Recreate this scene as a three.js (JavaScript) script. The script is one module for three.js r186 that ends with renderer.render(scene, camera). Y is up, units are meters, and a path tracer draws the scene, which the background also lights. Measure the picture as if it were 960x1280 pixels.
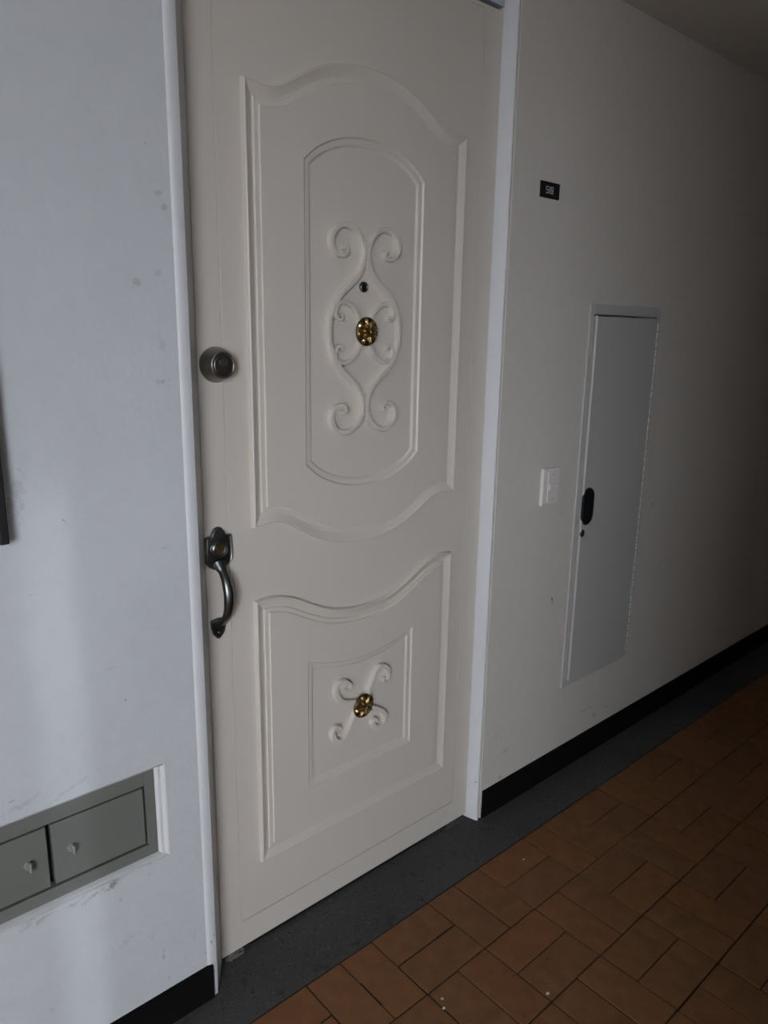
import * as THREE from 'three';
import { mergeGeometries, mergeVertices, toCreasedNormals } from 'three/addons/utils/BufferGeometryUtils.js';
import { RoundedBoxGeometry } from 'three/addons/geometries/RoundedBoxGeometry.js';
import { RectAreaLightUniformsLib } from 'three/addons/lights/RectAreaLightUniformsLib.js';

// ------------------------------------------------------------------ camera, sky, light, exposure
const scene = new THREE.Scene();
const EYE_H = 1.481, EYE_D = 1.32, FOCAL = 932.1;                 // camera height above the floor, distance to the door wall, focal length in pixels of 960x1280
const camX = [0.74765194, 0.01636666, 0.66388908], camY = [0.14396647, 0.97192781, -0.18609136], camZ = [-0.64829795, 0.23470933, 0.72430746];
const camera = new THREE.PerspectiveCamera(68.946, 960 / 1280, 0.05, 60);
camera.name = 'camera';
camera.position.set(0, EYE_H, EYE_D);
camera.setRotationFromMatrix(new THREE.Matrix4().makeBasis(new THREE.Vector3(...camX), new THREE.Vector3(...camY), new THREE.Vector3(...camZ)));
scene.add(camera);

const renderer = new THREE.WebGLRenderer({ antialias: true });
renderer.toneMapping = THREE.LinearToneMapping;
renderer.toneMappingExposure = 2.4;
renderer.shadowMap.enabled = true;

scene.background = new THREE.Color().setRGB(3.2, 3.5, 4.0);       // overcast sky beyond the windows
// behind the photographer, on the left, the corridor opens into a lobby; daylight comes from the big window in the lobby's far wall
const WIN = { x0: -4.5, x1: -2.45, y0: 0.75, y1: 3.2, z: 4.5 };
const LOBBY_X = -0.12, SHADE_LINTEL = 2.05, LOBBY_H = 3.6;                               // unseen wall edge and added header, placed to shade the far right and top
const SLIT = { x0: 0.765, x1: 0.815, y0: 0.60, y1: 1.80 };        // unseen slit added in the opposite corridor wall to shape the streak
RectAreaLightUniformsLib.init();
const skylight = new THREE.RectAreaLight(new THREE.Color().setRGB(0.92, 0.98, 1.08), 5.0, WIN.x1 - WIN.x0 - 0.1, WIN.y1 - WIN.y0 - 0.1);
skylight.name = 'window_daylight';
skylight.position.set((WIN.x0 + WIN.x1) / 2, (WIN.y0 + WIN.y1) / 2, WIN.z - 0.03);
skylight.lookAt((WIN.x0 + WIN.x1) / 2, (WIN.y0 + WIN.y1) / 2, 0);
scene.add(skylight);
// added hazy low sun: through the added slit it draws the soft upright streak on the left wall
const sun = new THREE.DirectionalLight(new THREE.Color().setRGB(0.88, 0.97, 1.12), 0.5);
sun.name = 'hazy_sun'; sun.shadow.radius = 5; sun.castShadow = true;
sun.position.set(0.79 + 0.2 * 4, 1.12 + 0.28 * 4, 2.0 + 4); sun.target.position.set(0.79 - 0.2, 1.12 - 0.28, 1.0);
Object.assign(sun.shadow.camera, { left: -6, right: 6, top: 5, bottom: -5, near: 0.1, far: 20 }); sun.shadow.mapSize.set(2048, 2048);
scene.add(sun, sun.target);

// ------------------------------------------------------------------ helpers
let seed = 20240611;
const rnd = () => { seed = (seed * 1664525 + 1013904223) >>> 0; return seed / 4294967296; };
const V3 = (x, y, z) => new THREE.Vector3(x, y, z);
const V2 = (x, y) => new THREE.Vector2(x, y);
// where the photo's pixel (u, v) meets the plane z = const that the thing is mounted on
function px(u, v, z = 0) {
  const c = [u - 480, 640 - v, -FOCAL], d = [0, 1, 2].map((i) => camX[i] * c[0] + camY[i] * c[1] + camZ[i] * c[2]);
  const t = (z - EYE_D) / d[2];
  return [d[0] * t, EYE_H + d[1] * t];
}
const used = new Map();
function numbered(n) { const k = used.get(n) ?? 0; used.set(n, k + 1); return k ? n + '_' + String(k).padStart(3, '0') : n; }
function mesh(name, geo, mat, parent = scene) {
  const m = new THREE.Mesh(geo, mat); m.name = parent === scene ? numbered(name) : name;
  m.castShadow = m.receiveShadow = true; parent.add(m); return m;
}
function group(name, x = 0, y = 0, z = 0) { const g = new THREE.Group(); g.name = numbered(name); g.position.set(x, y, z); scene.add(g); return g; }
function tag(o, label, category, kind, grp) { o.userData.label = label; if (category) o.userData.category = category; if (kind) o.userData.kind = kind; if (grp) o.userData.group = grp; return o; }
function box(x0, x1, y0, y1, z0, z1, r = 0) {
  const g = r ? new RoundedBoxGeometry(x1 - x0, y1 - y0, z1 - z0, 2, r) : new THREE.BoxGeometry(x1 - x0, y1 - y0, z1 - z0);
  return g.translate((x0 + x1) / 2, (y0 + y1) / 2, (z0 + z1) / 2);
}
// uv in metres, by the way each face points
function metreUV(g, s = 1, ox = 0, oy = 0) {
  const n = g.index ? g.toNonIndexed() : g; const p = n.attributes.position, nn = n.attributes.normal, uv = new Float32Array(p.count * 2);
  for (let i = 0; i < p.count; i++) {
    const ax = Math.abs(nn.getX(i)), ay = Math.abs(nn.getY(i)), az = Math.abs(nn.getZ(i)), x = p.getX(i), y = p.getY(i), z = p.getZ(i);
    const [a, b] = az >= ax && az >= ay ? [x, y] : ay >= ax ? [x, z] : [z, y];
    uv[2 * i] = (a - ox) / s; uv[2 * i + 1] = (b - oy) / s;
  }
  n.setAttribute('uv', new THREE.BufferAttribute(uv, 2)); return n;
}
// extrude a 2D plan outline ([x, z] points) upwards from y0 to y1
function prism(plan, y0, y1) {
  const s = new THREE.Shape(plan.map(([x, z]) => V2(x, -z)));
  const g = new THREE.ExtrudeGeometry(s, { depth: y1 - y0, bevelEnabled: false });
  g.rotateX(-Math.PI / 2).translate(0, y0, 0); return toCreasedNormals(g, 0.6);
}
// sweep a profile of [offset, height] along a flat path in the xy plane; closed paths are mitred at their corners, heights rise along +z
function sweep(path, profile, closed, taper = () => 1) {
  const n = path.length, k = profile.length, pos = [], idx = [];
  for (let i = 0; i < n; i++) {
    const a = path[(i - 1 + n) % n], b = path[i], c = path[(i + 1) % n];
    let d1 = V2(b[0] - a[0], b[1] - a[1]).normalize(), d2 = V2(c[0] - b[0], c[1] - b[1]).normalize();
    if (!closed && i === 0) d1 = d2; if (!closed && i === n - 1) d2 = d1;
    const m = V2(-(d1.y + d2.y), d1.x + d2.x).normalize(), cos = Math.max(0.45, m.x * -d1.y + m.y * d1.x);
    const w = taper(i / (n - 1)); for (const [o, h] of profile) pos.push(b[0] + m.x * o * w / cos, b[1] + m.y * o * w / cos, h);
  }
  const last = closed ? n : n - 1;
  for (let i = 0; i < last; i++) for (let j = 0; j < k - 1; j++) {
    const A = i * k + j, B = ((i + 1) % n) * k + j;
    idx.push(A, B, B + 1, A, B + 1, A + 1);
  }
  if (!closed) for (const e of [0, (n - 1) * k]) for (let j = 1; j < k - 1; j++) e ? idx.push(e, e + j, e + j + 1) : idx.push(e, e + j + 1, e + j);
  const g = new THREE.BufferGeometry(); g.setAttribute('position', new THREE.Float32BufferAttribute(pos, 3)); g.setIndex(idx);
  return toCreasedNormals(g, 0.62);
}
const smoothPath = (pts, n) => new THREE.CatmullRomCurve3(pts.map(([x, y]) => V3(x, y, 0)), false, 'centripetal').getSpacedPoints(n).map((p) => [p.x, p.y]);

// value noise, seeded
const lat = new Float32Array(65536); for (let i = 0; i < 65536; i++) lat[i] = rnd();
function vn(x, y) {
  const xi = Math.floor(x), yi = Math.floor(y), fx = x - xi, fy = y - yi, sx = fx * fx * (3 - 2 * fx), sy = fy * fy * (3 - 2 * fy);
  const at = (a, b) => lat[((a & 255) << 8) | (b & 255)];
  return (at(xi, yi) * (1 - sx) + at(xi + 1, yi) * sx) * (1 - sy) + (at(xi, yi + 1) * (1 - sx) + at(xi + 1, yi + 1) * sx) * sy;
}
const fbm = (x, y, o = 4) => { let s = 0, a = 0.5, t = 0; for (let i = 0; i < o; i++) { s += a * vn(x, y); t += a; a *= 0.5; x = x * 2.03 + 17.1; y = y * 2.03 + 9.7; } return s / t; };
const s8 = (l) => Math.round(255 * (l <= 0.0031308 ? 12.92 * l : 1.055 * Math.pow(l, 1 / 2.4) - 0.055));
// texture of w x h pixels that covers sx by sy metres; fn(x, y in metres) -> linear rgb
function colourMap(w, h, sx, sy, fn, repeat = true) {
  const d = new Uint8Array(w * h * 4);
  for (let j = 0; j < h; j++) for (let i = 0; i < w; i++) {
    const c = fn((i + 0.5) / w * sx, (j + 0.5) / h * sy), o = (j * w + i) * 4;
    for (let q = 0; q < 3; q++) d[o + q] = s8(Math.min(1, Math.max(0, c[q]))); d[o + 3] = 255;
  }
  return finish(new THREE.DataTexture(d, w, h), repeat, true);
}
function greyMap(w, h, sx, sy, fn, repeat = true) {
  const d = new Uint8Array(w * h * 4);
  for (let j = 0; j < h; j++) for (let i = 0; i < w; i++) {
    const c = Math.round(255 * Math.min(1, Math.max(0, fn((i + 0.5) / w * sx, (j + 0.5) / h * sy)))), o = (j * w + i) * 4;
    d[o] = d[o + 1] = d[o + 2] = c; d[o + 3] = 255;
  }
  return finish(new THREE.DataTexture(d, w, h), repeat, false);
}
function finish(t, repeat, colour) {
  t.wrapS = t.wrapT = repeat ? THREE.MirroredRepeatWrapping : THREE.ClampToEdgeWrapping; t.magFilter = THREE.LinearFilter; t.minFilter = THREE.LinearMipmapLinearFilter; t.generateMipmaps = true;
  if (colour) t.colorSpace = THREE.SRGBColorSpace; t.needsUpdate = true; return t;
}
const std = (o) => new THREE.MeshStandardMaterial(o);
const rgb = (r, g, b) => new THREE.Color().setRGB(r, g, b);
// scuffs: [x, y, half length, half width, angle, strength], with ragged outlines
const scuffs = (list) => (x, y) => {
  let k = 0;
  for (const [cx, cy, l, w, a, s] of list) {
    const dx = x - cx, dy = y - cy; if (Math.abs(dx) > l + w || Math.abs(dy) > l + w) continue;
    const c = Math.cos(a), n = Math.sin(a), u = (dx * c + dy * n) / l, v = (-dx * n + dy * c) / w, r = Math.hypot(u, v);
    const e = fbm(x * 130, y * 130, 2), f = fbm(x * 420 + 9, y * 420, 2);
    if (r < 1) k = Math.max(k, s * THREE.MathUtils.smoothstep(1 - r + (e - 0.5) * 1.6 + (f - 0.5) * 0.9, 0.1, 1.0));
  }
  return k;
};

// ------------------------------------------------------------------ materials
const WL = { x0: -0.2, x1: 0.66, y0: 0, y1: 2.4 };               // the stretch of the left wall that the texture covers
const leftMarks = [];
const mark = (u, v, l, w, a, s, z = 0.03) => { const p = px(u, v, z); leftMarks.push([p[0], p[1], l, w, a, s]); };
mark(182, 178, 0.004, 0.004, 0, 0.35); mark(198, 242, 0.012, 0.008, 0.4, 0.25); mark(205, 260, 0.010, 0.012, 0, 0.3);
mark(172, 352, 0.012, 0.010, 0.3, 0.3); mark(166, 360, 0.008, 0.007, 0, 0.25); mark(197, 340, 0.009, 0.008, 0, 0.2);
mark(204, 476, 0.016, 0.007, 0.2, 0.28); mark(202, 430, 0.010, 0.02, 0, 0.15); mark(80, 651, 0.006, 0.0015, -0.8, 0.5);
mark(207, 685, 0.012, 0.0018, 0, 0.3); mark(157, 875, 0.0022, 0.0022, 0, 0.8); mark(163, 875, 0.0022, 0.0022, 0, 0.8);
mark(137, 836, 0.02, 0.003, 0.1, 0.18); mark(18, 620, 0.022, 0.06, 0, 0.22); mark(38, 744, 0.008, 0.003, 0, 0.2);  // the tall soft one beside the frame: smudge plus painted frame shadow
mark(142, 1105, 0.022, 0.013, 0.25, 0.75); mark(120, 1118, 0.03, 0.007, 0.3, 0.55); mark(95, 1128, 0.03, 0.006, 0.3, 0.4); mark(55, 1147, 0.03, 0.008, 0.3, 0.3);
mark(35, 1155, 0.022, 0.012, 0.3, 0.25); mark(188, 1078, 0.005, 0.007, 0, 0.5); mark(188, 1092, 0.006, 0.006, 0, 0.3); mark(165, 1085, 0.03, 0.01, 0.3, 0.3);
mark(150, 1185, 0.05, 0.008, 0.45, 0.16); mark(205, 1195, 0.004, 0.02, 0, 0.3); mark(212, 1223, 0.005, 0.016, 0, 0.25); mark(258, 1191, 0.008, 0.003, 0.4, 0.5);
mark(133, 1250, 0.006, 0.004, 0.3, 0.3); mark(30, 1005, 0.05, 0.01, 0.32, 0.22); mark(90, 985, 0.06, 0.006, 0.32, 0.22); mark(14, 1002, 0.008, 0.002, 0.3, 0.5);
mark(190, 1170, 0.02, 0.012, 0.4, 0.15); mark(245, 1170, 0.008, 0.012, 0, 0.2); mark(65, 1262, 0.006, 0.008, 0, 0.2); mark(152, 1123, 0.005, 0.01, 0, 0.3);
const leftScuffShade = scuffs(leftMarks);
const wallTone = (x, y, base) => { const m = 0.955 + 0.09 * (fbm(x * 5.1, y * 4.3, 4) - 0.5) + 0.03 * (vn(x * 55, y * 55) - 0.5); return base.map((c) => c * m); };
const leftMap = colourMap(860, 2000, WL.x1 - WL.x0, WL.y1 - WL.y0, (x, y) => {
  x += WL.x0; y += WL.y0;
  const c = wallTone(x, y, [0.595, 0.612, 0.622]), k = leftScuffShade(x, y), d = [0.16, 0.15, 0.14];
  return c.map((v, i) => v + (d[i] - v) * k);
}, false);
const plasterBump = greyMap(512, 512, 1.2, 1.2, (x, y) => 0.5 + 0.6 * (fbm(x * 7, y * 7, 4) - 0.5) + 0.12 * (vn(x * 160, y * 160) - 0.5));
const wallBump = plasterBump.clone(); wallBump.repeat.set(0.86 / 1.2, 2); wallBump.needsUpdate = true;
const wallBump2 = plasterBump.clone(); wallBump2.repeat.set(2, 2); wallBump2.needsUpdate = true;
const M = {};
M.wallLeft = std({ map: leftMap, roughness: 0.62, bumpMap: wallBump, bumpScale: 0.002 });

const WR = { x0: 1.58, x1: 3.98, y0: 0, y1: 2.4 };
const rightMarks = [];
const rmark = (u, v, l, w, a, s) => { const p = px(u, v, 0); rightMarks.push([p[0], p[1], l, w, a, s]); };
rmark(690, 749, 0.012, 0.004, -1.0, 0.95); rmark(691, 753, 0.008, 0.003, -1.4, 0.95); rmark(732, 887, 0.03, 0.004, 0.15, 0.6); rmark(742, 893, 0.014, 0.025, 0, 0.35);
rmark(757, 883, 0.01, 0.007, 0, 0.5); rmark(620, 920, 0.004, 0.02, 0, 0.4); rmark(632, 938, 0.025, 0.007, 0.4, 0.35); rmark(625, 972, 0.01, 0.016, 0.8, 0.3); rmark(816, 630, 0.012, 0.007, 0, 0.35); rmark(826, 702, 0.01, 0.006, 0, 0.3);
rmark(755, 880, 0.02, 0.006, 0.2, 0.25); rmark(600, 860, 0.02, 0.03, 0, 0.15);
const rightScuff = scuffs(rightMarks);
const rightMap = colourMap(1200, 1200, WR.x1 - WR.x0, WR.y1 - WR.y0, (x, y) => {
  x += WR.x0; y += WR.y0;
  const m = 0.97 + 0.03 * vn(x * 55, y * 55), c = [0.645 * m, 0.60 * m, 0.54 * m]     // one even paint colour with a fine grain, and small scuffs
   , k = rightScuff(x, y), d = [0.10, 0.085, 0.07];
  return c.map((v, i) => v + (d[i] - v) * k);
}, false);
M.wallRight = std({ map: rightMap, roughness: 0.7, bumpMap: wallBump2, bumpScale: 0.0015 });
M.wall = std({ color: rgb(0.62, 0.61, 0.59), roughness: 0.8, bumpMap: plasterBump, bumpScale: 0.0015 });
M.ceiling = std({ color: rgb(0.62, 0.59, 0.54), roughness: 0.9, bumpMap: plasterBump, bumpScale: 0.002 });
M.frame = std({ color: rgb(0.68, 0.685, 0.69), roughness: 0.42 });
const chip = colourMap(1024, 1024, 2.4, 2.4, (x, y) => { const k = fbm(x * 160, y * 90, 4) > 0.80 && y < 0.2 ? 1 : 0, m = 0.97 + 0.06 * fbm(x * 9, y * 9, 3); return k ? [0.2, 0.2, 0.2] : [0.68 * m, 0.685 * m, 0.69 * m]; });
M.frameChip = std({ map: chip, roughness: 0.42 });
M.transom = std({ color: rgb(0.42, 0.46, 0.51), roughness: 0.35 });
const doorBump = greyMap(512, 512, 0.5, 0.5, (x, y) => fbm(x * 60, y * 12, 4));
M.door = std({ color: rgb(0.64, 0.582, 0.51), roughness: 0.44, bumpMap: doorBump, bumpScale: 0.0002 });
M.brass = std({ color: rgb(0.40, 0.28, 0.12), metalness: 1, roughness: 0.3 });
M.brassDark = std({ color: rgb(0.09, 0.062, 0.028), metalness: 0.9, roughness: 0.5 });
const brushed = greyMap(512, 128, 1, 1, (x, y) => 0.3 + 0.25 * vn(x * 6, y * 120));
M.nickel = std({ color: rgb(0.27, 0.255, 0.23), metalness: 1, roughness: 0.9, roughnessMap: brushed });
M.nickelDark = std({ color: rgb(0.16, 0.145, 0.13), metalness: 1, roughness: 0.35 });
M.gun = std({ color: rgb(0.19, 0.195, 0.195), metalness: 1, roughness: 0.3 });
M.keyBrass = std({ color: rgb(0.30, 0.19, 0.10), metalness: 1, roughness: 0.4 });
M.black = std({ color: rgb(0.006, 0.006, 0.006), roughness: 0.6 });
M.skirting = new THREE.MeshPhysicalMaterial({ color: rgb(0.004, 0.004, 0.004), roughness: 0.85, specularIntensity: 0.25 });
M.glassBlack = std({ color: rgb(0.01, 0.011, 0.013), roughness: 0.08 });
const boxMap = colourMap(512, 256, 0.6, 0.3, (x, y) => { const m = 0.94 + 0.12 * (fbm(x * 14, y * 14, 4) - 0.5); return [0.175 * m, 0.182 * m, 0.160 * m]; });
M.meter = std({ map: boxMap, roughness: 0.5, metalness: 0.1 });
M.latch = std({ color: rgb(0.42, 0.42, 0.39), metalness: 0.55, roughness: 0.35 });
M.plasterRaw = std({ color: rgb(0.66, 0.66, 0.65), roughness: 0.85, bumpMap: plasterBump, bumpScale: 0.004 });
M.panelWhite = std({ color: rgb(0.50, 0.485, 0.46), roughness: 0.38 });
M.plastic = std({ color: rgb(0.74, 0.68, 0.65), roughness: 0.35 });
M.plasticDark = std({ color: rgb(0.40, 0.36, 0.34), roughness: 0.45 });
M.digit = std({ color: rgb(0.5, 0.5, 0.5), roughness: 0.5 });
M.paper = std({ color: rgb(0.22, 0.22, 0.22), roughness: 0.25 });
const terrazzo = colourMap(1024, 1024, 1.0, 1.0, (x, y) => {
  const g = vn(x * 330, y * 330), h = vn(x * 210 + 40, y * 210), b = 0.85 + 0.5 * (fbm(x * 6, y * 6, 5) - 0.5);
  let v = 0.064 * b; if (g > 0.86) v = 0.125 * b; else if (h < 0.13) v = 0.03 * b;
  const st = fbm(x * 40 + 7, y * 40, 4); if (st > 0.76) v *= 0.72;
  return [v * 1.02, v * 0.98, v * 0.92];
});
M.terrazzo = std({ map: terrazzo, roughness: 0.8, bumpMap: terrazzo, bumpScale: 0.0004 });
M.grout = std({ color: rgb(0.032, 0.022, 0.016), roughness: 0.95 });
const brickTone = [[0.205, 0.087, 0.030], [0.188, 0.083, 0.030], [0.212, 0.085, 0.029], [0.195, 0.079, 0.028], [0.182, 0.081, 0.031]];
M.brick = brickTone.map((b, i) => std({
  map: colourMap(128, 256, 0.1, 0.2, (x, y) => { const m = 0.86 + 0.4 * (fbm(x * 38 + i * 31, y * 38, 4) - 0.35), k = fbm(x * 90 + i * 11, y * 90, 3) > 0.84 ? 0.65 : 1; return b.map((c) => c * m * k); }),
  roughness: 0.78, bumpMap: plasterBump, bumpScale: 0.0008,
}));
M.cement = std({ color: rgb(0.145, 0.135, 0.12), roughness: 0.95 });
M.gapShade = std({ color: rgb(0.012, 0.009, 0.007), roughness: 0.95 });  // near-black brown standing for shade in the empty joints
M.crumb = std({ color: rgb(0.55, 0.5, 0.42), roughness: 0.9 });

// ------------------------------------------------------------------ the room
const CEIL = 2.383, LEFT_Z = 0.03, DOOR_Z = -0.035, XL = -5.6, XR = 6.5, ZB = 2.0;
const struct = (o, label) => tag(o, label, undefined, 'structure');
const uvOn = (g, r) => { const n = g.index ? g.toNonIndexed() : g, p = n.attributes.position, uv = new Float32Array(p.count * 2); for (let i = 0; i < p.count; i++) { uv[2 * i] = (p.getX(i) - r.x0) / (r.x1 - r.x0); uv[2 * i + 1] = (p.getY(i) - r.y0) / (r.y1 - r.y0); } n.setAttribute('uv', new THREE.BufferAttribute(uv, 2)); return n; };

// the meter cupboard's place in the left wall
const CAB = { x1: (px(191.5, 958.8, 0.015)[0] + px(197.7, 1059, 0.015)[0]) / 2, y0: 0.5 * (px(0, 1161.7, 0.015)[1] + px(197.7, 1059, 0.015)[1]), y1: 0.5 * (px(0, 1033, 0.015)[1] + px(191.5, 958.8, 0.015)[1]) };
const cabSplit = 0.5 * (px(58.5, 1025.5, 0.015)[0] + px(68.4, 1112.5, 0.015)[0]), cabRight = 0.5 * (px(178.8, 972, 0.015)[0] + px(187.3, 1057, 0.015)[0]);
CAB.x0 = cabSplit - (CAB.x1 - cabSplit);
const HATCH = (() => { const a = px(740, 379), b = px(826, 386), c = px(698, 860), d = px(780, 821); return { x0: (a[0] + c[0]) / 2, x1: (b[0] + d[0]) / 2, y0: (c[1] + d[1]) / 2, y1: (a[1] + b[1]) / 2 }; })();
const CABZ = 0.016, LIP = 0.018;
{
  // left wall: plaster with the recess of the meter cupboard
  const s = new THREE.Shape([V2(XL, 0), V2(0.645, 0), V2(0.645, CEIL), V2(XL, CEIL)]);
  s.holes.push(new THREE.Path([V2(CAB.x0 - LIP, CAB.y0 - 0.006), V2(CAB.x0 - LIP, CAB.y1 + LIP * 0.55), V2(CAB.x1 + LIP, CAB.y1 + LIP * 0.55), V2(CAB.x1 + LIP, CAB.y0 - 0.006)]));
  const g = new THREE.ExtrudeGeometry(s, { depth: 0.16, bevelEnabled: false }); g.translate(0, 0, LEFT_Z - 0.16);
  struct(mesh('wall_left', uvOn(g, WL), M.wallLeft), 'scuffed bluish white plaster wall beside the door');
  const rs = new THREE.Shape([V2(1.606, 0), V2(XR, 0), V2(XR, CEIL), V2(1.606, CEIL)]), hm = 0.012;   // with the recess of the service hatch
  rs.holes.push(new THREE.Path([V2(HATCH.x0 + hm, HATCH.y0 + hm), V2(HATCH.x0 + hm, HATCH.y1 - hm), V2(HATCH.x1 - hm, HATCH.y1 - hm), V2(HATCH.x1 - hm, HATCH.y0 + hm)]));
  const right = mesh('wall_right', uvOn(new THREE.ExtrudeGeometry(rs, { depth: 0.15, bevelEnabled: false }).translate(0, 0, -0.15), WR), M.wallRight);
  struct(right, 'white plaster wall right of the door with the number plate');
  struct(mesh('wall_above_door', metreUV(box(0.645, 1.606, 2.36, CEIL, -0.15, 0.0)), M.wall), 'strip of wall above the transom');
  struct(mesh('wall_behind_door', metreUV(box(XL, XR, -0.05, CEIL + 0.05, -0.3, -0.17)), M.wall), 'solid masonry behind the door wall');
  // opposite wall, behind the camera: it begins where the lobby opens, and holds the added slit
  const ow = group('wall_opposite'); struct(ow, 'corridor wall opposite the door with an added slit for the streak');
  for (const b of [[LOBBY_X, SLIT.x0, 0, CEIL + 0.15], [SLIT.x1, XR, 0, CEIL + 0.15], [SLIT.x0, SLIT.x1, 0, SLIT.y0], [SLIT.x0, SLIT.x1, SLIT.y1, CEIL + 0.15]]) mesh('wall_section', metreUV(box(...b, ZB, ZB + 0.12)), M.wall, ow);
  mesh('shade_lintel', metreUV(box(XL, LOBBY_X, SHADE_LINTEL, LOBBY_H, ZB, ZB + 0.12)), M.wall, ow);  // unseen header added to dim the top of the door wall
  const LZ = WIN.z, lob = group('wall_lobby'); struct(lob, 'lobby walls with the big window');
  for (const b of [[XL, WIN.x0, 0, LOBBY_H], [WIN.x1, LOBBY_X + 0.12, 0, LOBBY_H], [WIN.x0, WIN.x1, 0, WIN.y0], [WIN.x0, WIN.x1, WIN.y1, LOBBY_H]]) mesh('wall_section', metreUV(box(...b, LZ, LZ + 0.15)), M.wall, lob);
  mesh('wall_section', metreUV(box(LOBBY_X, LOBBY_X + 0.12, 0, LOBBY_H, ZB + 0.12, LZ)), M.wall, lob);
  struct(mesh('wall_end_left', metreUV(box(XL - 0.15, XL, 0, LOBBY_H, -0.3, LZ + 0.15)), M.wall), 'wall closing the left end of corridor and lobby');
  struct(mesh('wall_end_right', metreUV(box(XR, XR + 0.15, 0, CEIL + 0.15, -0.3, ZB + 0.15)), M.wall), 'wall closing the right end of the corridor');
  const cg = group('ceiling'); struct(cg, 'plain plastered corridor ceiling');
  mesh('corridor_ceiling', metreUV(box(XL - 0.15, XR + 0.15, CEIL, CEIL + 0.15, -0.3, ZB + 0.001)), M.ceiling, cg);
  mesh('lobby_ceiling', metreUV(box(XL - 0.15, LOBBY_X + 0.12, LOBBY_H, LOBBY_H + 0.15, ZB, LZ + 0.15)), M.ceiling, cg);
  // windows
  const pane = new THREE.MeshPhysicalMaterial({ color: 0xffffff, transmission: 1, thickness: 0, roughness: 0.02, ior: 1.5 });
  for (const [name, o, z, f, label] of [['window_1', WIN, LZ, 0.05, 'big white framed lobby window'], ['added_window_2', SLIT, ZB, 0.004, 'unseen slit added to throw the streak on the left wall']]) {
    const w = group(name); struct(w, label); const { x0, x1, y0, y1 } = o, z0 = z + 0.03, z1 = z + 0.08;
    for (const b of [[x0, x0 + f, y0, y1], [x1 - f, x1, y0, y1], [x0 + f, x1 - f, y0, y0 + f], [x0 + f, x1 - f, y1 - f, y1]]) mesh('window_frame', box(...b, z0, z1), M.frame, w);
    mesh('pane', new THREE.PlaneGeometry(x1 - x0 - 2 * f, y1 - y0 - 2 * f).translate((x0 + x1) / 2, (y0 + y1) / 2, z + 0.055), pane, w);
  }
}

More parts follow.
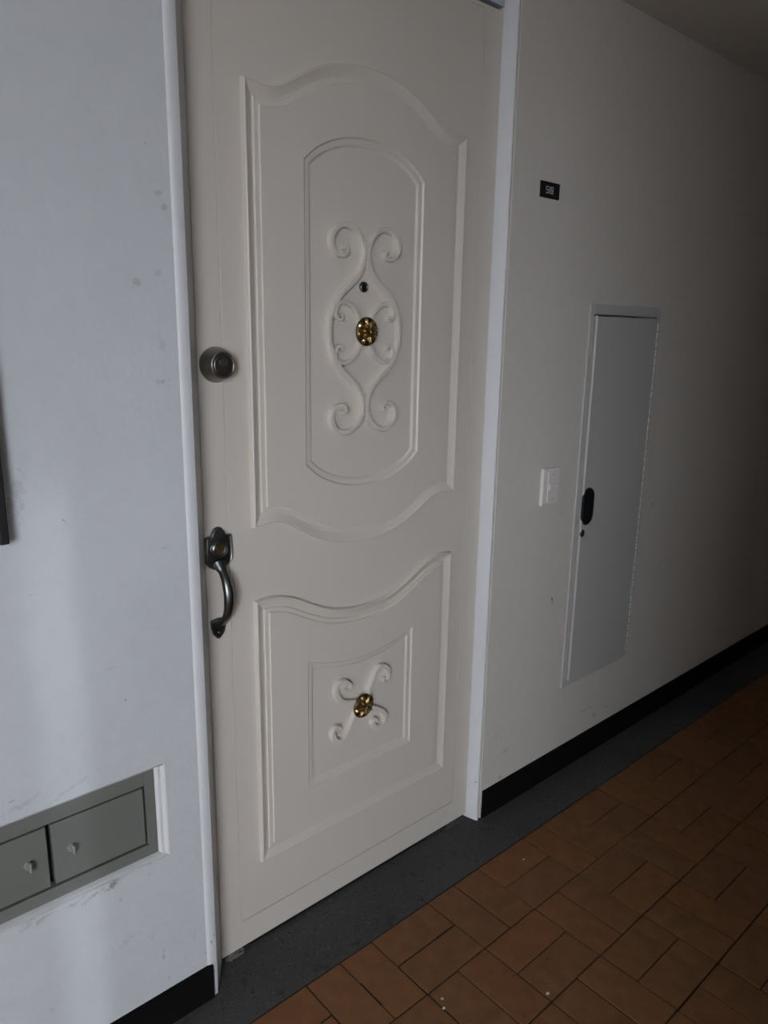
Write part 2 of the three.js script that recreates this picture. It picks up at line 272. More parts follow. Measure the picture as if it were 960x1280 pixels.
// ------------------------------------------------------------------ floor: terrazzo strip along the wall, clay bricks in basket weave
const BR0 = 0.148, BLK = 0.2, BX = 1.03;
{
  const floor = group('floor'); struct(floor, 'corridor floor of brown clay bricks in basket weave with a dark terrazzo strip');
  mesh('mortar_bed', metreUV(box(XL - 0.15, XR + 0.15, -0.12, -0.004, -0.3, ZB + 0.15)), M.grout, floor);
  mesh('lobby_paving', metreUV(box(XL - 0.15, LOBBY_X + 0.12, -0.12, -0.001, ZB, WIN.z + 0.15)), M.brick[1], floor);
  mesh('terrazzo_strip', metreUV(box(XL, XR, -0.02, 0, -0.17, BR0 - 0.002, 0)), M.terrazzo, floor);
  const J = 0.0018, shape = [[0, 0]].map(() => {
    const g = new RoundedBoxGeometry(0.1 - 2 * J, 0.016, 0.2 - 2 * J, 1, 0.0015).translate(0, -0.008, 0); return metreUV(g, 0.1, -0.05, -0.1);
  })[0];
  shape.attributes.uv.array.forEach((v, i, a) => { if (i % 2) a[i] = v * 0.5; });
  const fr = (x, z) => { // in the camera's view?
    const d = V3(x, 0, z).sub(camera.position), c = [V3(...camX).dot(d), V3(...camY).dot(d), -V3(...camZ).dot(d)];
    return c[2] > 0.1 && Math.abs(c[0] / c[2] * FOCAL) < 560 && c[1] / c[2] * FOCAL > -720;
  };
  const seen = [], rest = [];
  for (let r = 0; r < 10; r++) for (let c = -14; c < 27; c++) for (let h = 0; h < 2; h++) {
    const bx = BX + c * BLK, bz = BR0 + r * BLK, along = ((c + r) & 1) !== 0;      // odd blocks: bricks run away from the wall
    const x = bx + (along ? 0.05 + h * 0.1 : 0.1), z = bz + (along ? 0.1 : 0.05 + h * 0.1);
    if (x > XR - 0.1 || x < XL + 0.1 || z > ZB - 0.05) continue;
    const b = { x: x + (rnd() - 0.5) * 0.0012, z: z + (rnd() - 0.5) * 0.0012, y: (rnd() - 0.5) * 0.0016, t: (along ? 0 : Math.PI / 2) + (rnd() < 0.5 ? Math.PI : 0) + (rnd() - 0.5) * 0.006, m: Math.floor(rnd() * 5), tx: (rnd() - 0.5) * 0.003, tz: (rnd() - 0.5) * 0.003 };
    (fr(x, z) && x < 4.2 ? seen : rest).push(b);
  }
  const place = (o, b) => { o.position.set(b.x, b.y, b.z); o.rotation.set(b.tx, b.t, b.tz, 'YXZ'); };
  seen.sort((a, b) => a.x * a.x + a.z - b.x * b.x - b.z);
  seen.forEach((b, i) => { if (i >= 290) { rest.push(b); return; } place(mesh('brick', shape, M.brick[b.m], floor), b); });
  const o = new THREE.Object3D(), gs = rest.map((b) => { place(o, b); o.updateMatrix(); return shape.clone().applyMatrix4(o.matrix); });
  const more = mesh('brick_field', mergeGeometries(gs), M.brick[1], floor); more.userData.kind = 'stuff'; more.userData.label = 'the rest of the brown clay bricks';
  // dark slips that paint the shade in joints without mortar
  for (const [x0, x1, z0, z1] of [[1.165, 1.222, 0.2455, 0.2505], [0.9275, 0.9325, 0.225, 0.30], [0.80, 0.826, 0.246, 0.250]]) mesh('joint_shade', box(x0, x1, -0.0045, -0.0006, z0, z1), M.gapShade, floor);
  // cement smears at the foot of the frame, either side of the gap under the door
  for (const [xa, xb] of [[0.716, 0.785], [1.47, 1.575]]) {
    const g = new THREE.PlaneGeometry(xb - xa, 0.020, 32, 8).rotateX(-Math.PI / 2), p = g.attributes.position;
    for (let i = 0; i < p.count; i++) { const u = p.getX(i) / (xb - xa) * 2, v = p.getZ(i) / 0.008; p.setY(i, -0.003 + 0.022 * (1 - v) * 0.5 * (1 - u * u) * fbm(u * 7 + xa * 50, v * 4, 3)); p.setZ(i, p.getZ(i) + 0.004 * (fbm(u * 7 + xa * 9, 1, 3) - 0.5)); }
    g.computeVertexNormals(); mesh('cement_smear', g.translate((xa + xb) / 2, 0, DOOR_Z + 0.006), xa < 1 ? M.cement : M.terrazzo, floor);
  }
}

// skirting boards
{
  const l = mesh('baseboard_left', box(XL, 0.655, 0, 0.088, LEFT_Z - 0.01, LEFT_Z + 0.009, 0.002), M.skirting); struct(l, 'black skirting board left of the door');
  const r = mesh('baseboard_right', box(1.612, XR, 0, 0.094, -0.01, 0.008, 0.002), M.skirting); struct(r, 'black skirting board right of the door');
}

// ------------------------------------------------------------------ door frame
{
  const t = group('trim_1'); struct(t, 'white painted steel door frame with splayed jambs');
  const lj = [[0.644, LEFT_Z - 0.02], [0.644, LEFT_Z], [0.6475, LEFT_Z + 0.002], [0.652, LEFT_Z + 0.0028], [0.663, LEFT_Z + 0.0028], [0.667, LEFT_Z + 0.0015], [0.669, LEFT_Z - 0.002], [0.717, DOOR_Z - 0.004], [0.717, -0.16], [0.65, -0.16], [0.65, LEFT_Z - 0.02]];
  mesh('jamb', metreUV(prism(lj, 0, 2.36), 2.4), M.frameChip, t);
  const rj = [[1.5785, DOOR_Z - 0.004], [1.587, -0.004], [1.589, 0.001], [1.592, 0.003], [1.596, 0.002], [1.606, -0.007], [1.609, -0.009], [1.609, -0.14], [1.5785, -0.14]];
  mesh('jamb', metreUV(prism(rj.reverse(), 0, 2.36), 2.4), M.frameChip, t);
  mesh('head', box(0.7, 1.58, 2.335, 2.362, -0.14, 0.002, 0.003), M.frame, t);
  mesh('transom_panel', box(0.706, 1.5765, 2.256, 2.336, -0.075, DOOR_Z + 0.004, 0.002), M.transom, t);
  mesh('stop', box(0.706, 1.5765, 0, 2.36, -0.14, -0.10), M.frame, t);
}

// ------------------------------------------------------------------ the door
const CX = 1.143;
const door = group('door_1', CX, 0, DOOR_Z); struct(door, 'cream panelled entrance door with scroll ironwork and brass rosettes');
{
  const hl = -0.428, hw = 0.4345, y0 = 0.012, y1 = 2.247, sx = 0.3705, sy = 0.083, R0 = -0.0022;
  // leaf: body with a proud face sheet whose edges show as seams
  mesh('leaf', box(hl, hw, y0, y1, -0.045, R0, 0.002), M.door, door);
  const mirror = (half) => [...half, ...half.slice().reverse().map(([x, y]) => [-x, y])];
  const CY = 1.505;
  // an outline at inset d: a curved top (given as its left half) between straight sides, and the same curve upside down or a straight line below; every inset has the same number of points
  function outline(half, hw, d, bottom, n = 72) {
    const c = smoothPath(mirror(half), 400), off = [];
    c.forEach((b, i) => { const a = c[Math.max(0, i - 1)], e = c[Math.min(c.length - 1, i + 1)], t = V2(e[0] - a[0], e[1] - a[1]).normalize(); const q = [b[0] + t.y * d, b[1] - t.x * d]; if (!off.length || q[0] > off[off.length - 1][0] + 1e-6) off.push(q); });
    const w = hw - d, at = (x) => { let k = 1; while (k < off.length - 1 && off[k][0] < x) k++; const p = off[k - 1], q = off[k]; return p[1] + (q[1] - p[1]) * (x - p[0]) / (q[0] - p[0]); };
    const top = Array.from({ length: n + 1 }, (_, i) => { const x = w - 2 * w * i / n; return [x, at(x)]; });
    return bottom === null ? [...top, ...top.map(([x, y]) => [-x, 2 * CY - y])] : [...top, [-w, bottom + d], [w, bottom + d]];
  }
  const upC = [[-0.3155, 0.442], [-0.29, 0.4395], [-0.26, 0.4375], [-0.23, 0.4445], [-0.18, 0.4735], [-0.135, 0.497], [-0.085, 0.514], [-0.03, 0.5225]].map(([x, y]) => [x, CY + y]);
  const archC = [[-0.1735, 0.318], [-0.14, 0.346], [-0.09, 0.3695], [-0.035, 0.3815]].map(([x, y]) => [x, CY + y]);
  const loC = [[-0.3155, 0.8955], [-0.285, 0.8985], [-0.255, 0.8965], [-0.21, 0.883], [-0.15, 0.8515], [-0.10, 0.8295], [-0.05, 0.8185], [-0.018, 0.8155]];
  const sagC = [[-0.1735, 0.711], [-0.13, 0.697], [-0.075, 0.683], [-0.02, 0.6765]];
  const OU = (d) => outline(upC, 0.3155, d, null), IU = (d) => outline(archC, 0.1735, d, null, 56), OL = (d) => outline(loC, 0.3155, d, 0.225), IL = (d) => outline(sagC, 0.1735, d, 0.3655, 48);
  function moulding(path, prof) {
    const rings = prof.map(([d, h]) => path(d).map(([x, y]) => [x, y, h])), n = rings[0].length, k = rings.length, pos = [], idx = [];
    for (let i = 0; i < n; i++) for (let j = 0; j < k; j++) pos.push(...rings[j][i]);
    for (let i = 0; i < n; i++) for (let j = 0; j < k - 1; j++) { const A = i * k + j, B = ((i + 1) % n) * k + j; idx.push(A, B, B + 1, A, B + 1, A + 1); }
    const g = new THREE.BufferGeometry(); g.setAttribute('position', new THREE.Float32BufferAttribute(pos, 3)); g.setIndex(idx); return metreUV(toCreasedNormals(g, 0.6));
  }
  const F = 0.008;                                                // height of the panel field inside the big mouldings
  const bigP = [[0, -0.0005], [0.0010, 0.006], [0.0024, 0.0105], [0.0042, 0.0118], [0.006, 0.0112], [0.0225, 0.0008], [0.0245, 0.0002], [0.0262, 0.0004], [0.0276, 0.0042], [0.037, 0.0042], [0.0388, F - 0.0002], [0.042, F], [0.044, F]];
  const stepP = [[-0.001, F], [0.0002, F - 0.0001], [0.0040, F - 0.0042], [0.0146, F - 0.0044], [0.0152, F - 0.0046], [0.0192, F - 0.0088], [0.0220, F - 0.0090]];
  const flat = (outer, holes, z) => { const s = new THREE.Shape(outer.map((p) => V2(...p))); for (const h of holes) s.holes.push(new THREE.Path(h.map((p) => V2(...p)))); const g = new THREE.ShapeGeometry(s); g.translate(0, 0, z); return metreUV(g); };
  // face sheet with the two panel openings and a slight edge
  const sheet = [[sx, sy], [sx, 2.236], [-sx, 2.236], [-sx, sy]], e = 0.0008;
  mesh('face_sheet', flat([[sx - e, sy + e], [sx - e, 2.236 - e], [-sx + e, 2.236 - e], [-sx + e, sy + e]], [OU(0.0004), OL(0.0004)], 0), M.door, door);
  mesh('sheet_edge', sweep(sheet, [[-0.0002, R0 - 0.0004], [0, -0.0008], [0.0008, 0]], true), M.door, door);
  const border = new THREE.Shape([V2(hl, y0), V2(hw, y0), V2(hw, y1), V2(hl, y1)]), gp = 0.0016; border.holes.push(new THREE.Path([V2(sx + gp, sy - gp), V2(-sx - gp, sy - gp), V2(-sx - gp, 2.236 + gp), V2(sx + gp, 2.236 + gp)]));
  mesh('border', metreUV(new THREE.ExtrudeGeometry(border, { depth: -R0 + 0.0003, bevelEnabled: false }).translate(0, 0, R0 - 0.0003)), M.door, door);
  for (const [name, path, inner] of [['upper', OU, IU], ['lower', OL, IL]]) {
    mesh(name + '_panel_moulding', moulding(path, bigP), M.door, door);
    mesh(name + '_panel_field', flat(path(0.0438), [inner(-0.0008)], F), M.door, door);
    mesh(name + '_inner_moulding', moulding(inner, stepP), M.door, door);
    mesh(name + '_inner_field', flat(inner(0.0218), [], F - 0.0090), M.door, door);
  }
  const strip = mesh('under_door_shade', box(-0.348, 0.263, 0.001, 0.0125, -0.035, -0.0035), M.black, door); strip.userData.label = 'added black strip for the shade in the gap under the door';  // black strip added to darken the gap below the leaf
  // wrought scrolls: flat bar bent into curls, painted like the door
  const BASE = F - 0.0092, bar = (w, h) => [[w / 2, 0], [w / 2, h * 0.78], [w * 0.40, h * 0.95], [w * 0.2, h], [-w * 0.2, h], [-w * 0.40, h * 0.95], [-w / 2, h * 0.78], [-w / 2, 0]];
  const scroll = (pts, n, w = 0.0118, h = 0.0145, z = BASE, both = true) => { const g = sweep(smoothPath(pts, n), bar(w, h), false, (t) => Math.min(1, 0.5 + 0.5 * Math.min(1, both ? Math.min(t, 1 - t) * 10 : (1 - t) * 4))).translate(0, 0, z); return mesh('scroll', g, M.door, door); };
  const SX = -0.004, half = [[-0.069, 1.655], [-0.066, 1.6615], [-0.0595, 1.658], [-0.060, 1.6495], [-0.067, 1.6435], [-0.078, 1.643], [-0.090, 1.648], [-0.100, 1.660], [-0.1025, 1.674], [-0.097, 1.689], [-0.083, 1.7015], [-0.064, 1.7065], [-0.042, 1.7015], [-0.022, 1.687], [-0.0115, 1.667], [-0.0095, 1.646], [-0.0145, 1.624], [-0.028, 1.602], [-0.050, 1.582], [-0.074, 1.5625], [-0.0925, 1.54], [-0.1045, 1.513], [-0.109, 1.4795]];
  const left = [...half, ...half.slice(0, -1).reverse().map(([x, y]) => [x, 2.959 - y])];
  scroll(left, 150); scroll(left.map(([x, y]) => [2 * SX - x, y]).reverse(), 150);
  const cHalf = [[-0.0785, 1.5135], [-0.074, 1.5165], [-0.0715, 1.511], [-0.077, 1.506], [-0.085, 1.508], [-0.0905, 1.517], [-0.0905, 1.529], [-0.083, 1.540], [-0.067, 1.5445], [-0.048, 1.5385], [-0.031, 1.524], [-0.018, 1.502], [-0.0125, 1.4795]];
  const cl = [...cHalf, ...cHalf.slice(0, -1).reverse().map(([x, y]) => [x, 2.955 - y])];
  scroll(cl, 90, 0.0096, 0.0132); scroll(cl.map(([x, y]) => [2 * SX - x, y]).reverse(), 90, 0.0096, 0.0132);
  const arms = [
    [[-0.001, 0.538], [0.013, 0.552], [0.022, 0.572], [0.031, 0.594], [0.044, 0.6155], [0.058, 0.6265], [0.073, 0.6245], [0.087, 0.611], [0.0905, 0.594], [0.084, 0.581], [0.074, 0.5805], [0.0685, 0.588], [0.0745, 0.592]],
    [[-0.001, 0.538], [-0.013, 0.529], [-0.026, 0.514], [-0.037, 0.495], [-0.050, 0.473], [-0.067, 0.461], [-0.084, 0.4645], [-0.096, 0.480], [-0.0965, 0.497], [-0.087, 0.505], [-0.076, 0.5005], [-0.0745, 0.491], [-0.081, 0.4895]],
    [[-0.001, 0.54], [-0.028, 0.555], [-0.056, 0.5635], [-0.076, 0.577], [-0.0865, 0.598], [-0.084, 0.6165], [-0.071, 0.6235], [-0.054, 0.619], [-0.043, 0.608], [-0.043, 0.5985], [-0.051, 0.596], [-0.0545, 0.6015]],
    [[-0.001, 0.536], [0.027, 0.522], [0.051, 0.5095], [0.069, 0.496], [0.0795, 0.479], [0.078, 0.4645], [0.066, 0.455], [0.049, 0.4575], [0.036, 0.470], [0.0375, 0.480], [0.046, 0.482], [0.053, 0.475], [0.048, 0.4705]]];
  arms.forEach((a) => scroll(a, 60, 0.0145, 0.0142, BASE, false));
  // brass rosettes
  for (const [rx, ry] of [[-0.004, 1.481], [-0.002, 0.5385]]) {
    const prof = [[0.0001, 0.0], [0.031, 0.0], [0.0325, 0.002], [0.032, 0.0045], [0.028, 0.008], [0.019, 0.011], [0.008, 0.0125], [0.0002, 0.0125]].map(([r, y]) => V2(r, y));
    const ro = mesh('rosette', new THREE.LatheGeometry(prof, 40).rotateX(Math.PI / 2), M.brassDark, door); ro.position.set(rx, ry, BASE + 0.0115); ro.userData.label = 'embossed brass flower rosette';
    const petal = (len, wid, hgt) => { // rounded petal with a ridge down the middle, along +x
      const g = new THREE.SphereGeometry(1, 14, 8), p = g.attributes.position;
      for (let i = 0; i < p.count; i++) { const x = p.getX(i), y = p.getY(i), z = p.getZ(i), t = (x + 1) / 2; p.setXYZ(i, len * t, y * wid * (0.35 + 0.75 * t), Math.max(-0.2, z) * hgt * (1 - 0.55 * Math.abs(y)) * (0.7 + 0.3 * t)); }
      return toCreasedNormals(g, 0.7);
    };
    const big = petal(0.0275, 0.0118, 0.0075), small = petal(0.0185, 0.0048, 0.0055);
    for (let k = 0; k < 8; k++) { const q = mesh('petal', big, M.brass, ro), a = (k + 0.3) / 8 * Math.PI * 2; q.position.set(Math.cos(a) * 0.0045, Math.sin(a) * 0.0045, 0.0085); q.rotation.set(0, 0.16, a, 'ZYX'); }
    for (let k = 0; k < 8; k++) { const q = mesh('petal', small, M.brass, ro), a = (k + 0.8) / 8 * Math.PI * 2; q.position.set(Math.cos(a) * 0.003, Math.sin(a) * 0.003, 0.0135); q.rotation.set(0, 0.12, a, 'ZYX'); }
    mesh('button', new THREE.SphereGeometry(0.0048, 16, 10).scale(1, 1, 0.7).translate(0, 0, 0.0185), M.brass, ro);
  }
  // peephole
  const pe = mesh('peephole', new THREE.LatheGeometry([[0.0001, 0.002], [0.0075, 0.002], [0.008, 0.004], [0.0095, 0.0055], [0.0118, 0.004], [0.0122, 0]].map(([r, y]) => V2(r, y)), 28).rotateX(Math.PI / 2), M.gun, door);
  pe.position.set(-0.004, 1.5795, BASE); pe.userData.label = 'dark metal door viewer';
  mesh('lens', new THREE.SphereGeometry(0.0078, 16, 10).scale(1, 1, 0.35).translate(0, 0, 0.0025), M.glassBlack, pe);

  // deadbolt: brushed cone with a key cylinder
  const db = mesh('deadbolt', new THREE.LatheGeometry([[0.0001, 0], [0.0352, 0], [0.0352, 0.004], [0.0345, 0.0055], [0.0275, 0.030], [0.0262, 0.0325], [0.0245, 0.0335], [0.0228, 0.0328], [0.022, 0.031]].map(([r, y]) => V2(r, y)), 64).rotateX(Math.PI / 2), M.nickel, door);
  db.position.set(-0.3885, 1.412, 0); db.userData.label = 'brushed steel deadbolt with a keyhole';
  mesh('cylinder_face', new THREE.LatheGeometry([[0.0001, 0.0325], [0.006, 0.0325], [0.0178, 0.0325], [0.0188, 0.0318], [0.0198, 0.0308], [0.0222, 0.0308]].map(([r, y]) => V2(r, y)), 48).rotateX(Math.PI / 2), M.nickelDark, db);
  mesh('key_plug', new THREE.CylinderGeometry(0.0078, 0.0082, 0.003, 28).rotateX(Math.PI / 2).translate(0, 0.006, 0.0345), M.nickel, db);
  mesh('keyhole', new THREE.BoxGeometry(0.0018, 0.0085, 0.0006).translate(0, 0.006, 0.0361), M.black, db);

  // grip handle set
  const hx = -0.3985, plateOut = [[-0.0305, 0.0605], [-0.017, 0.0625], [-0.0135, 0.071], [-0.008, 0.0775], [0, 0.08], [0.008, 0.0775], [0.0135, 0.071], [0.017, 0.0625], [0.0305, 0.0605], [0.0325, 0.03], [0.0315, 0.004], [0.022, -0.006], [0.012, -0.012], [0, -0.014], [-0.012, -0.012], [-0.022, -0.006], [-0.0315, 0.004], [-0.0325, 0.03]];
  const shp = (pts, k = 1, cy = 0) => new THREE.Shape(pts.map(([x, y]) => V2(x * k, cy + (y - cy) * k)));
  const ext = (s, d, b) => toCreasedNormals(new THREE.ExtrudeGeometry(s, { depth: d, bevelEnabled: true, bevelThickness: b, bevelSize: b, bevelOffset: -b, bevelSegments: 3 }), 0.5);
  const hd = mesh('door_handle', ext(shp(plateOut), 0.003, 0.003), M.gun, door);
  hd.position.set(hx, 1.0, 0); hd.userData.label = 'dark metal grip handle set with keyed lock';
  // raised rim along the plate's edge
  mesh('rim', sweep(plateOut.slice().reverse().map(([x, y]) => [x * 0.88, 0.032 + (y - 0.032) * 0.9]).reverse(), [[-0.0022, 0.0055], [-0.0015, 0.0085], [0, 0.0095], [0.0015, 0.0085], [0.0024, 0.0055]].reverse(), true), M.gun, hd);
  mesh('rose', new THREE.LatheGeometry([[0.0001, 0.0100], [0.0115, 0.0100], [0.0125, 0.0122], [0.0150, 0.0122], [0.0160, 0.0095], [0.0180, 0.0090], [0.0190, 0.0105], [0.0212, 0.0098], [0.0225, 0.0055]].map(([r, y]) => V2(r, y)), 40).rotateX(Math.PI / 2).translate(-0.001, 0.033, 0), M.gun, hd);
  mesh('key_cylinder', new THREE.CylinderGeometry(0.0095, 0.0095, 0.004, 28).rotateX(Math.PI / 2).translate(-0.001, 0.033, 0.0105), M.keyBrass, hd);
  mesh('keyhole', new THREE.BoxGeometry(0.0017, 0.008, 0.0005).translate(-0.001, 0.032, 0.0127), M.black, hd);
  // grip: a bowed bar, thicker in the middle
  {
    const cv = new THREE.CatmullRomCurve3([V3(0, 0.0, 0.004), V3(0, -0.012, 0.016), V3(0, -0.03, 0.031), V3(0, -0.055, 0.040), V3(0, -0.08, 0.0405), V3(0, -0.103, 0.034), V3(0, -0.122, 0.020), V3(0, -0.132, 0.008)]);
    const N = 44, K = 20, g = new THREE.TubeGeometry(cv, N, 1, K), p = g.attributes.position;
    for (let i = 0; i <= N; i++) { const c = cv.getPointAt(i / N), t = i / N, w = t < 0.12 ? 0.016 - 0.05 * t : 0.0085 + 0.0028 * Math.sin(Math.PI * Math.min(1, (t - 0.05) / 0.9)); for (let j = 0; j <= K; j++) { const q = i * (K + 1) + j; p.setXYZ(q, c.x + (p.getX(q) - c.x) * w, c.y + (p.getY(q) - c.y) * w * 0.85, c.z + (p.getZ(q) - c.z) * w * 0.85); } }
    g.computeVertexNormals(); mesh('grip', g, M.gun, hd);
  }
  const footOut = [[-0.0165, 0.021], [-0.008, 0.0235], [0, 0.0245], [0.008, 0.0235], [0.0165, 0.021], [0.016, 0.005], [0.012, -0.008], [0.004, -0.0175], [0, -0.019], [-0.004, -0.0175], [-0.012, -0.008], [-0.016, 0.005]].map(([x, y]) => [x * 1.08, y * 1.1]);
  const ft = mesh('foot_plate', ext(shp(footOut), 0.002, 0.0028), M.gun, hd); ft.position.set(-0.006, -0.148, 0);
  const rim = mesh('foot_rim', sweep(footOut.slice().reverse().map(([x, y]) => [x * 0.78, y * 0.8]).reverse(), [[-0.002, 0.004], [-0.001, 0.0062], [0.001, 0.0062], [0.002, 0.004]].reverse(), true), M.gun, hd); rim.position.set(-0.006, -0.148, 0);
  mesh('screw', new THREE.SphereGeometry(0.0032, 14, 8).scale(1, 1, 0.6).translate(-0.006, -0.154, 0.0055), M.nickel, hd);
}

// ------------------------------------------------------------------ meter cupboard in the left wall
{
  const g = group('meter_cupboard', CAB.x0, CAB.y0, 0); tag(g, 'grey-green steel meter cupboard with two small doors set into the wall', 'cupboard');
  const W = CAB.x1 - CAB.x0, H = CAB.y1 - CAB.y0, fr = CAB.x1 - cabRight, ft = 0.033, fb = 0.026;
  mesh('box_body', box(0, W, 0, H, -0.12, CABZ - 0.045), M.meter, g);
  for (const b of [[0, fr, 0, H], [W - fr, W, 0, H], [fr, W - fr, 0, fb], [fr, W - fr, H - ft, H]]) mesh('frame', metreUV(box(...b, CABZ - 0.02, CABZ, 0.0008), 0.6), M.meter, g);
  const mid = cabSplit - CAB.x0, gap = 0.0048;
  for (const [a, b, s] of [[fr + gap, mid - gap, 1], [mid + gap, W - fr - gap, -1]]) {
    const d = mesh('door', metreUV(box(a, b, fb + gap, H - ft - gap, CABZ - 0.018, CABZ - 0.001, 0.0012), 0.6, s * 0.17), M.meter, g);
    const lx = (s > 0 ? b : a) - s * 0.034, ly = fb + (H - ft - fb) * 0.5;
    const n = mesh('latch', new THREE.CylinderGeometry(0.0085, 0.009, 0.003, 24).rotateX(Math.PI / 2).translate(lx, ly, CABZ + 0.0005), M.latch, d);
    n.userData.label = 'small steel turn latch';
    const wing = mesh('wing', new RoundedBoxGeometry(0.0055, 0.019, 0.012, 3, 0.0025).translate(lx, ly, CABZ + 0.0065), M.latch, g); g.remove(wing); d.add(wing);
  }
  // raw plaster reveal around the cupboard
  const lip = group('plaster_reveal'); tag(lip, 'rough white plaster edge around the grey-green cupboard', undefined, 'structure'); lip.name = 'trim_2';
  const outer = [[CAB.x0 - LIP, CAB.y0 - 0.006], [CAB.x1 + LIP, CAB.y0 - 0.006], [CAB.x1 + LIP, CAB.y1 + LIP * 0.55], [CAB.x0 - LIP, CAB.y1 + LIP * 0.55]];
  const innr = [[CAB.x0, CAB.y0], [CAB.x1, CAB.y0], [CAB.x1, CAB.y1], [CAB.x0, CAB.y1]];
  for (let k = 0; k < 4; k++) {
    const a = outer[k], b = outer[(k + 1) % 4], c = innr[(k + 1) % 4], d = innr[k], N = 40, pos = [], idx = [];
    for (let i = 0; i <= N; i++) for (let j = 0; j <= 4; j++) {
      const u = i / N, v = j / 4, ox = a[0] + (b[0] - a[0]) * u, oy = a[1] + (b[1] - a[1]) * u, ix = d[0] + (c[0] - d[0]) * u, iy = d[1] + (c[1] - d[1]) * u;
      const x = ox + (ix - ox) * v, y = oy + (iy - oy) * v, e = (fbm(x * 60 + k * 7, y * 60, 3) - 0.5) * 0.0016 * (j && j < 4 ? 1 : 0.4);
      pos.push(x, y, LEFT_Z + 0.0008 - (LEFT_Z - CABZ + 0.003) * v * v + e);
    }
    for (let i = 0; i < N; i++) for (let j = 0; j < 4; j++) { const A = i * 5 + j, B = A + 5; idx.push(A, B, B + 1, A, B + 1, A + 1); }
    const q = new THREE.BufferGeometry(); q.setAttribute('position', new THREE.Float32BufferAttribute(pos, 3)); q.setIndex(idx); q.computeVertexNormals(); mesh('plaster_edge', metreUV(q), M.plasterRaw, lip);
  }
}

// ------------------------------------------------------------------ framed notice, only its corner in view
{
  const x1 = 0.3225, y0 = 1.137, w = 0.45, h = 0.62, b = 0.014, g = group('picture_frame', x1 - w, y0, LEFT_Z); tag(g, 'black framed board hanging on the bluish wall left of the door', 'picture frame');
  for (const r of [[0, b, 0, h], [w - b, w, 0, h], [b, w - b, 0, b], [b, w - b, h - b, h]]) mesh('frame_bar', box(...r, 0, 0.024, 0.002), M.black, g);
  mesh('backing', box(b, w - b, b, h - b, 0.002, 0.012), M.paper, g);
}

// ------------------------------------------------------------------ service hatch in the right wall
{
  const X0 = HATCH.x0, X1 = HATCH.x1, Y0 = HATCH.y0, Y1 = HATCH.y1, W = X1 - X0, H = Y1 - Y0;
  const g = group('service_hatch', X0, Y0, 0); tag(g, 'tall narrow white metal service hatch door flush in the right wall', 'hatch');
  const f = 0.020, ft = 0.03, fb = 0.022;
  for (const r of [[0, f, 0, H], [W - f, W, 0, H], [f, W - f, 0, fb], [f, W - f, H - ft, H]]) mesh('frame', box(...r, 0.0, 0.006, 0.0015), M.panelWhite, g);
  mesh('back_panel', box(0.013, W - 0.013, 0.013, H - 0.013, -0.09, -0.08), M.panelWhite, g);
  const D = mesh('hatch_door', box(f + 0.005, W - f - 0.006, fb + 0.003, H - ft - 0.0055, 0.0008, 0.014, 0.0015), M.panelWhite, g);
  // rolled edge on the opening side
  mesh('folded_edge', new THREE.CylinderGeometry(0.0055, 0.0055, H - ft - fb - 0.008, 14).translate(f + 0.0060, fb + (H - ft - fb) / 2, 0.0115), M.panelWhite, D);
  // pull and lock
  const pA = px(726.5, 633, 0.014), pB = px(741.5, 633, 0.014), pc = [(pA[0] + pB[0]) / 2 - X0, (pA[1] + pB[1]) / 2 - Y0], pw = (pB[0] - pA[0]) * 0.94, ph = px(734, 611, 0.014)[1] - px(734, 656.5, 0.014)[1];
  const st = new THREE.Shape(); { const r = pw / 2, s = ph / 2 - r; st.absarc(0, s, r, 0, Math.PI, false); st.absarc(0, -s, r, Math.PI, 2 * Math.PI, false); }
  const pull = mesh('pull_handle', toCreasedNormals(new THREE.ExtrudeGeometry(st, { depth: 0.003, bevelEnabled: true, bevelThickness: 0.0015, bevelSize: 0.002, bevelOffset: -0.002, bevelSegments: 2, curveSegments: 18 }), 0.5).translate(pc[0], pc[1], 0.0135), M.black, D); pull.userData.label = 'black recessed pull';
  const sl = new THREE.Shape(); { const r = pw / 2 - 0.008, s = ph / 2 - pw / 2; sl.absarc(0, s, r, 0, Math.PI, false); sl.absarc(0, -s, r, Math.PI, 2 * Math.PI, false); }
  mesh('pull_cup', new THREE.ExtrudeGeometry(sl, { depth: 0.0006, bevelEnabled: false }).translate(pc[0], pc[1], 0.018), M.glassBlack, D);
  const lk = px(727.5, 667, 0.016);
  const lock = mesh('lock', new THREE.LatheGeometry([[0.0001, 0.0065], [0.0055, 0.0065], [0.006, 0.005], [0.0105, 0.004], [0.0128, 0.002], [0.0132, 0]].map(([r, y]) => V2(r, y)), 28).rotateX(Math.PI / 2).translate(lk[0] - X0 + 0.002, lk[1] - Y0, 0.0138), M.nickelDark, D);
  mesh('keyhole', new THREE.BoxGeometry(0.0016, 0.007, 0.0006).translate(lk[0] - X0 + 0.002, lk[1] - Y0, 0.0204), M.black, D);
  // piano hinge: knuckles down the far edge
  const kn = new THREE.CylinderGeometry(0.0048, 0.0048, 0.022, 10), span = H - ft - fb - 0.01;
  for (let k = 0; k < Math.floor(span / 0.028); k++) { const q = mesh('hinge_knuckle', kn, M.panelWhite, g); q.position.set(W - f - 0.0035, fb + 0.02 + k * 0.028, 0.0125); }
}

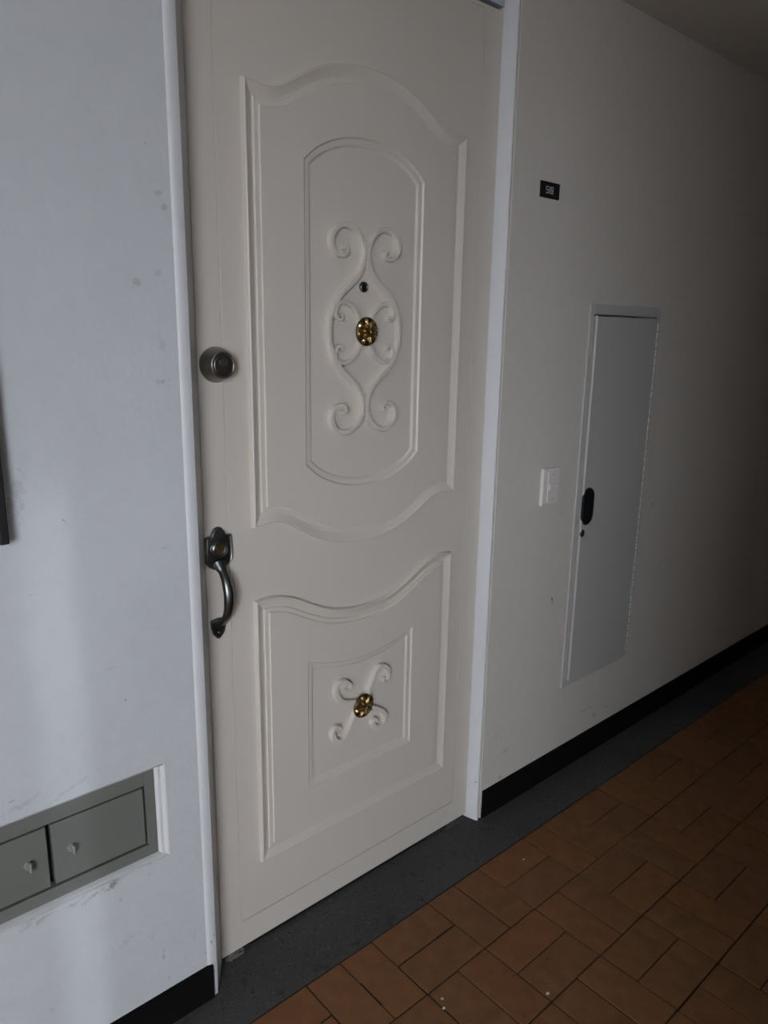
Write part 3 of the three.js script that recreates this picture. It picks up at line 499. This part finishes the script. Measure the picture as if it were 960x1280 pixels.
// ------------------------------------------------------------------ light switch
{
  const a = px(676, 586), b = px(699, 582.5), c = px(674.5, 633), x0 = a[0], x1 = px(698.5, 606, 0.008)[0], y1 = a[1], y0 = c[1], W = x1 - x0, H = y1 - y0;
  const g = group('light_switch', x0, y0, 0); tag(g, 'white plastic light switch plate beside the tall narrow hatch', 'switch');
  mesh('plate', new RoundedBoxGeometry(W, H, 0.012, 4, 0.0055).translate(W / 2, H / 2, 0.005), M.plastic, g);
  mesh('module', new RoundedBoxGeometry(W * 0.52, H * 0.80, 0.004, 2, 0.0015).translate(W * 0.55, H / 2, 0.0112), M.plastic, g);
  mesh('rocker', new RoundedBoxGeometry(W * 0.46, H * 0.15, 0.009, 2, 0.0015).translate(W * 0.57, H * 0.5, 0.0140), M.plastic, g);
  for (const s of [0.84, 0.16]) mesh('screw', new THREE.CylinderGeometry(0.0025, 0.0025, 0.0015, 14).rotateX(Math.PI / 2).translate(W * 0.56, H * s, 0.0135), M.plasticDark, g);
}

// ------------------------------------------------------------------ number plate 518
{
  const a = px(675, 224), b = px(699, 231.5), c = px(674, 246), d = px(697.5, 250.5), X0 = (a[0] + c[0]) / 2, X1 = (b[0] + d[0]) / 2, Y0 = (c[1] + d[1]) / 2, Y1 = (a[1] + b[1]) / 2, W = X1 - X0, H = Y1 - Y0;
  const g = group('number_plate', X0, Y0, 0); tag(g, 'small black plate with the number 518 on the wall', 'sign');
  mesh('plate', new RoundedBoxGeometry(W, H, 0.004, 2, 0.0018).translate(W / 2, H / 2, 0.002), M.black, g);
  const hh = H * 0.44, ww = hh * 0.62, t = hh * 0.13, y = H * 0.5 - hh / 2;
  const bars = { 5: [[0, ww, hh - t, hh], [0, t, hh / 2, hh], [0, ww, hh / 2 - t / 2, hh / 2 + t / 2], [ww - t, ww, 0, hh / 2], [0, ww, 0, t]], 1: [[0, t, 0, hh]], 8: [[0, ww, hh - t, hh], [0, ww, hh / 2 - t / 2, hh / 2 + t / 2], [0, ww, 0, t], [0, t, 0, hh], [ww - t, ww, 0, hh]] };
  let x = W * 0.27;
  for (const k of ['5', '1', '8']) {
    const q = mesh('digit', mergeGeometries(bars[k].map((r) => box(x + r[0], x + r[1], y + r[2], y + r[3], 0.0038, 0.0045))), M.digit, g); q.userData.label = 'grey numeral ' + k;
    x += (k === '1' ? t : ww) + hh * 0.2;
  }
}

// ------------------------------------------------------------------ crumbs of grit on the bricks
for (const [x, z, s] of [[1.24, 0.53, 0.004], [1.045, 0.38, 0.0028], [1.03, 0.40, 0.0034], [1.17, 0.585, 0.0034], [1.56, 0.21, 0.0028]]) {
  const g = new THREE.IcosahedronGeometry(s, 1), p = g.attributes.position;
  for (let i = 0; i < p.count; i++) { const k = 0.75 + 0.5 * vn(p.getX(i) * 900 + x * 90, p.getY(i) * 900 + z * 50); p.setXYZ(i, p.getX(i) * k * 1.3, p.getY(i) * k * 0.45, p.getZ(i) * k); }
  g.computeVertexNormals(); const c = mesh('grit_crumb', g, M.crumb); c.position.set(x, s * 0.4, z); tag(c, 'tiny pale crumb of grit lying on the brown bricks', 'crumb', undefined, 'crumbs on the bricks');
}

renderer.render(scene, camera);
